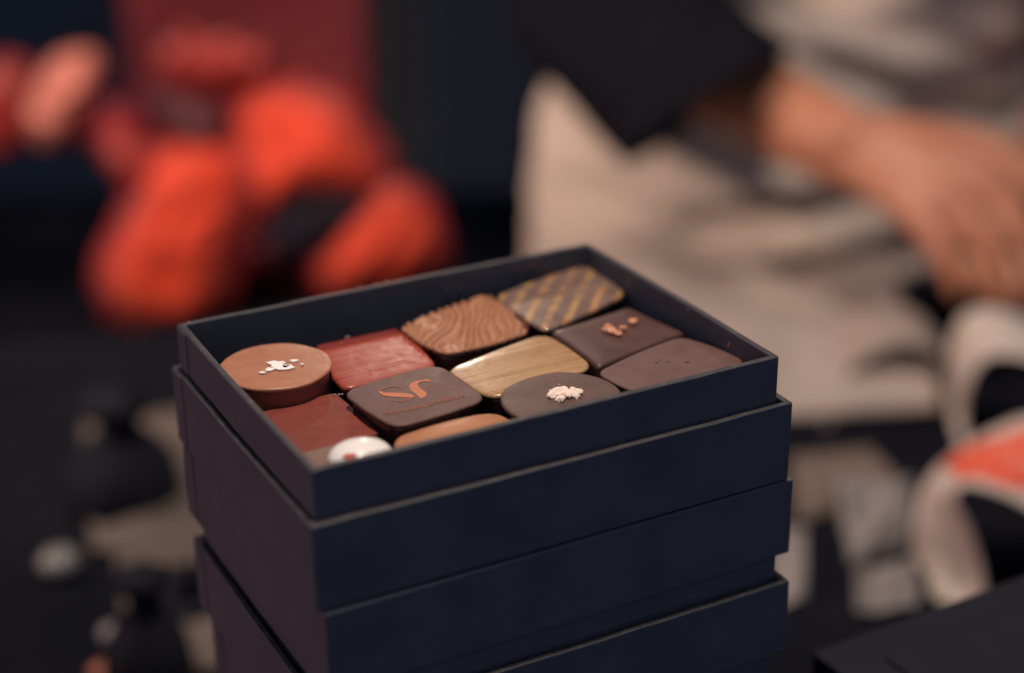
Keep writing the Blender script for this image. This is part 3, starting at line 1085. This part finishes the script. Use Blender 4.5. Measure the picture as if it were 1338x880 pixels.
# dark disc for the shade in an opening, metal eyelet at the top
tgc = at(296, 12, 1.08 * KB)
for (r, tk, mat, nm, sx_) in ((.042, .002, BLKN, 'opening_shade', 1.0),):
    bm = bmesh.new()
    ring = [tgc + U * math.cos(a) * r + Z * math.sin(a) * r * .8 for a in [2 * PI * k_ / 40 for k_ in range(40)]]
    rings_mesh(bm, [[p - V * .006 for p in ring], [p - V * .003 for p in ring]])
    tgo = link(nm, bm, mat, bag)
ec = at(318, 8, 1.065 * KB)
bm = bmesh.new()
rg = []
for k_ in range(28):
    a = 2 * PI * k_ / 28
    rg.append([ec + (U * math.cos(a) + Z * math.sin(a)) * (.0105 + .0065 * math.cos(b_)) + V * .006 * math.sin(b_) for b_ in [2 * PI * j / 10 for j in range(10)]])
bm2 = bmesh.new()
vv = [[bm2.verts.new(p) for p in r] for r in rg]
for a in range(28):
    for j in range(10):
        bm2.faces.new((vv[a][j], vv[(a + 1) % 28][j], vv[(a + 1) % 28][(j + 1) % 10], vv[a][(j + 1) % 10]))
bm.free()
link('eyelet', bm2, plain('dull_metal', (.45, .42, .40), .4, .5), tgo)

bow = empty('ribbon_bow', at(300, 190, 1.04 * KB))
tag(bow, 'big bright red satin bow with puffed loops and tails, before the gift bag', 'bow')


def puff(name, outline, d, th, mat, seed=0, parent=None, hole=None, dip=0):
    """a pillowy fold of ribbon: image outline at depth d, given real thickness th (front and back domed)"""
    d *= KB; th *= KB * 1.15
    P = [at(x, y, d) for x, y in smooth2(outline, 3)]
    c = cen(P)
    rnd = random.Random(seed)
    fa = rnd.uniform(0, PI)
    fd = RIGHT * math.cos(fa) + DOWN * math.sin(fa)
    bm = bmesh.new()
    rings = []
    NR = 12
    for k_ in range(-NR, NR + 1):
        t = k_ / NR
        s = math.cos(t * PI / 2 * .985)
        ring = []
        for p in P:
            r = (p - c) * max(.02, s)
            # gathers and creases running through the cloth
            x = r.dot(fd) * 95 + 2.4 * noise.noise(r * 22 + Vector((seed * 3.1, 0, 0)))
            cr = (1 - abs(math.sin(x))) ** 2
            f = .016 * noise.noise(r * 26 + Vector((seed, 2, 0))) - .012 * cr
            ring.append(c + r * (1 - .10 * cr * s) + LOOK * (th * math.sin(t * PI / 2) + math.copysign(1, t) * -1 * f * (1 - s * .5)))
        rings.append(ring)
    rings_mesh(bm, rings)
    return link(name, bm, mat, parent)


def smooth2(P, it=2):
    P = [Vector((x, y)) for x, y in P]
    for _ in range(it):
        R = []
        for i in range(len(P)):
            a, b = P[i], P[(i + 1) % len(P)]
            R += [a * .75 + b * .25, a * .25 + b * .75]
        P = R
    return [(p.x, p.y) for p in P]


SATIN_SHADE = plain('satin_shade', (.22, .016, .028), .55)  # red satin with its shadow put into the colour
GAP_SHADE = plain('gap_shade_dark', (.012, .010, .018), .7, .2)  # near-black standing for the shade in the bow's gap
MID = plain('satin_half_shade', (.34, .030, .026), .45, .5, 8, .12)  # half-shaded red satin, the falloff put into the colour
puff('shade_backing', [(150, 110), (240, 60), (360, 90), (450, 150), (520, 230), (560, 300), (500, 360), (420, 340), (330, 345), (300, 400), (220, 410), (170, 330), (190, 240), (130, 200)], 1.062, .016, SATIN_SHADE, 11, bow)  # added maroon layer standing for shade between the folds
puff('tail', [(196, 205), (250, 188), (312, 200), (316, 262), (290, 330), (284, 395), (225, 428), (150, 412), (136, 350), (168, 305), (192, 260)], 1.025, .022, SATIN, 1, bow)
puff('loop', [(305, 150), (350, 122), (425, 128), (475, 180), (500, 245), (440, 248), (392, 246), (350, 285), (328, 225)], 1.03, .022, SATIN, 2, bow)
puff('tail', [(425, 330), (470, 285), (520, 240), (568, 288), (575, 335), (540, 362), (470, 378), (420, 378)], 1.03, .018, SATIN, 3, bow)
puff('tail', [(160, 195), (250, 165), (335, 190), (345, 270), (320, 345), (305, 412), (225, 440), (130, 425), (118, 345), (145, 300), (165, 250)], 1.043, .020, MID, 21, bow)  # larger darker copy behind the tail, imitating its falloff into shade
puff('loop', [(285, 140), (350, 100), (440, 108), (500, 170), (528, 255), (450, 270), (390, 268), (340, 300), (305, 230)], 1.047, .020, MID, 22, bow)  # larger darker copy behind the loop, for the same falloff
puff('tail', [(405, 330), (455, 270), (520, 218), (585, 275), (592, 340), (550, 380), (470, 392), (405, 392)], 1.046, .018, MID, 23, bow)  # darker surround for the right tail's shaded edge
puff('loop', [(175, -40), (250, -40), (262, 40), (380, 38), (382, 110), (300, 130), (200, 118), (172, 60)], 1.052, .014, MID, 24, bow)  # darker surround for the top loop's shaded edge
puff('hollow', [(345, 285), (395, 252), (470, 252), (490, 272), (450, 310), (400, 338), (340, 338)], 1.028, .006, GAP_SHADE, 12, bow)  # dark shape filling the bow's gap in place of shade
puff('loop', [(235, 62), (300, 60), (352, 58), (354, 95), (300, 112), (245, 100)], 1.035, .012, MID, 4, bow)
puff('loop', [(186, -30), (238, -30), (246, 55), (250, 100), (205, 105), (188, 60)], 1.05, .012, MID, 14, bow)
puff('loop', [(28, 165), (52, 90), (95, 62), (138, 68), (132, 110), (98, 165), (60, 195)], 1.04, .016, DSAT, 5, bow)  # pink tone stands for a highlight on red satin
puff('loop', [(-60, 100), (10, 68), (46, 78), (36, 150), (14, 208), (-60, 210)], 1.05, .016, MID, 6, bow)
puff('loop', [(-20, 130), (60, 110), (150, 130), (190, 160), (180, 200), (90, 190), (-20, 190)], 1.06, .010, SATIN_SHADE, 25, bow)
puff('shade_knot', [(165, 120), (215, 105), (300, 130), (312, 175), (270, 200), (200, 180)], 1.036, .014, plain('satin_deep_shade', (.07, .007, .013), .5), 7, bow)  # dark middle of the bow, shade put into the colour
puff('loop', [(128, 165), (165, 150), (192, 195), (200, 250), (160, 240), (135, 215)], 1.03, .013, MID, 8, bow)
# ------------------------------------------------------------------ things on the table, left
BROWN = plain('brown_sheet_tone', (.095, .077, .067), .7, .2, 18, .25, 60, .3, .002)  # brown sheets laid where the dark table shows a paler patch
tsheet('brown_sheet', [(110, 560), (310, 530), (335, 740), (120, 725)], .014, 3.2, 3.7, BROWN, 'brown sheet lying on the table left of the stack')
tsheet('brown_sheet', [(150, 720), (320, 745), (330, 880), (170, 880)], .006, 2.2, 5.7, BROWN, 'brown sheet under the pouch at the bottom edge, left')


def pouch(name, px, py, hgt, r, mat, label, cat, seed):
    c = onz(px, py, ZT)
    bm = bmesh.new(); rings = []
    prof = [(.0, .75), (.04, .95), (.2, 1.08), (.42, 1.0), (.6, .72), (.72, .38), (.78, .30), (.88, .50), (1.0, .66)]
    for t, k_ in prof:
        ring = []
        for j in range(40):
            a = 2 * PI * j / 40
            rr = r * k_ * (1 + .10 * noise.noise(Vector((math.cos(a) * 2.2, math.sin(a) * 2.2, t * 2 + seed))) + (.12 * math.sin(7 * a) if t > .6 else 0))
            ring.append(c + Vector((math.cos(a) * rr, math.sin(a) * rr, hgt * t)))
        rings.append(ring)
    rings_mesh(bm, rings, cap1=True)
    return tag(link(name, bm, mat, None, origin=c), label, cat)


VEL = plain('black_velvet', (.010, .011, .018), .9, .15)
pouch('cloth_pouch', 200, 900, .055, .017, VEL, 'small black cloth pouch tied at its neck, at the bottom edge left', 'pouch', 1)
pouch('cloth_pouch', 168, 668, .062, .026, VEL, 'larger black cloth pouch on the brown sheet left of the stack', 'pouch', 5)
pouch('cloth_pouch', 250, 800, .02, .016, VEL, 'squat black pouch close against the left side of the stack', 'pouch', 9)
FOIL = plain('silver_foil', (.16, .155, .15), .35, .5, 200, .2, 400, .5, .001)
FOILR = plain('copper_foil', (.3, .1, .06), .35, .5, 200, .2, 400, .5, .001)


def sweet(px, py, r, mat, label, seed, sq=.75):
    c = onz(px, py, ZT)
    bm = bmesh.new(); bmesh.ops.create_icosphere(bm, subdivisions=3, radius=r)
    for v in bm.verts:
        v.co *= 1 + .12 * noise.noise(v.co / r * 2.4 + Vector((seed, 0, 0)))
        v.co.z *= sq
    lo = min(v.co.z for v in bm.verts)
    bm.transform(Matrix.Translation(c - Z * lo))
    tag(link('foil_truffle', bm, mat, None, origin=c), label, 'truffle', 'foil wrapped truffles on the table')


sweet(80, 752, .0095, FOIL, 'round silver foil truffle alone on the dark table, far left', 1)
sweet(150, 842, .0065, FOIL, 'round silver foil truffle on the left side of the smaller pouch', 2)
sweet(234, 870, .0062, FOIL, 'round silver foil truffle on the right side of the smaller pouch', 3)
sweet(136, 890, .006, FOILR, 'round copper foil truffle at the bottom edge, left of the pouch', 4)
sweet(206, 893, .005, FOILR, 'round copper foil truffle in front of the pouch at the bottom edge', 5)

# ------------------------------------------------------------------ light
w = bpy.data.worlds.new('World'); S.world = w; w.use_nodes = True
bg = w.node_tree.nodes['Background']
bg.inputs['Color'].default_value = (.150, .168, .245, 1)
bg.inputs['Strength'].default_value = 1.0


def area(name, loc, tgt, size, power, col, shape='DISK', spread=180):
    ld = bpy.data.lights.new(name, 'AREA'); ld.shape = shape; ld.size = size; ld.energy = power; ld.color = col
    ld.spread = math.radians(spread)
    o = bpy.data.objects.new(name, ld); COL.objects.link(o)
    o.location = loc
    o.rotation_euler = (Vector(tgt) - Vector(loc)).to_track_quat('-Z', 'Y').to_euler()
    return o


mid = Vector((W / 2, D / 2, 0))
area('ceiling_spot_key', mid + V * .04 + U * .06 + Z * 1.3, mid, .09, 4.4, (1, .80, .64), spread=100)
area('back_fill', mid + V * .36 + U * .02 + Z * 1.15, mid + V * .62 + U * .20 - Z * .2, .12, .95, (1, .80, .64), spread=90)  # unseen light added to brighten the person and background
area('low_lamp', mid + V * .74 - U * .06 + Z * .235, mid, .03, .036, (1, .82, .68), spread=60)
gl = Vector((CAM.x, CAM.y, 0))
area('left_fill', gl - U * .62 + V * .74 + Z * .22, gl + V * 1.15 - U * .02 - Z * .14, .12, 2.4, (1, .72, .56), spread=110)  # unseen light added from the left to brighten apron and bow
area('bow_fill', bc_ - V * .22 - U * .1 + Z * .75, bc_ - V * .05, .12, .42, (1, .78, .6), spread=80)  # unseen light added above the bow to brighten it
area('side_fill', mid - U * 1.1 - V * .12 - Z * .02, mid - Z * .07, .3, .20, (1, .36, .28), spread=45)  # unseen red fill added to tint the boxes' left faces
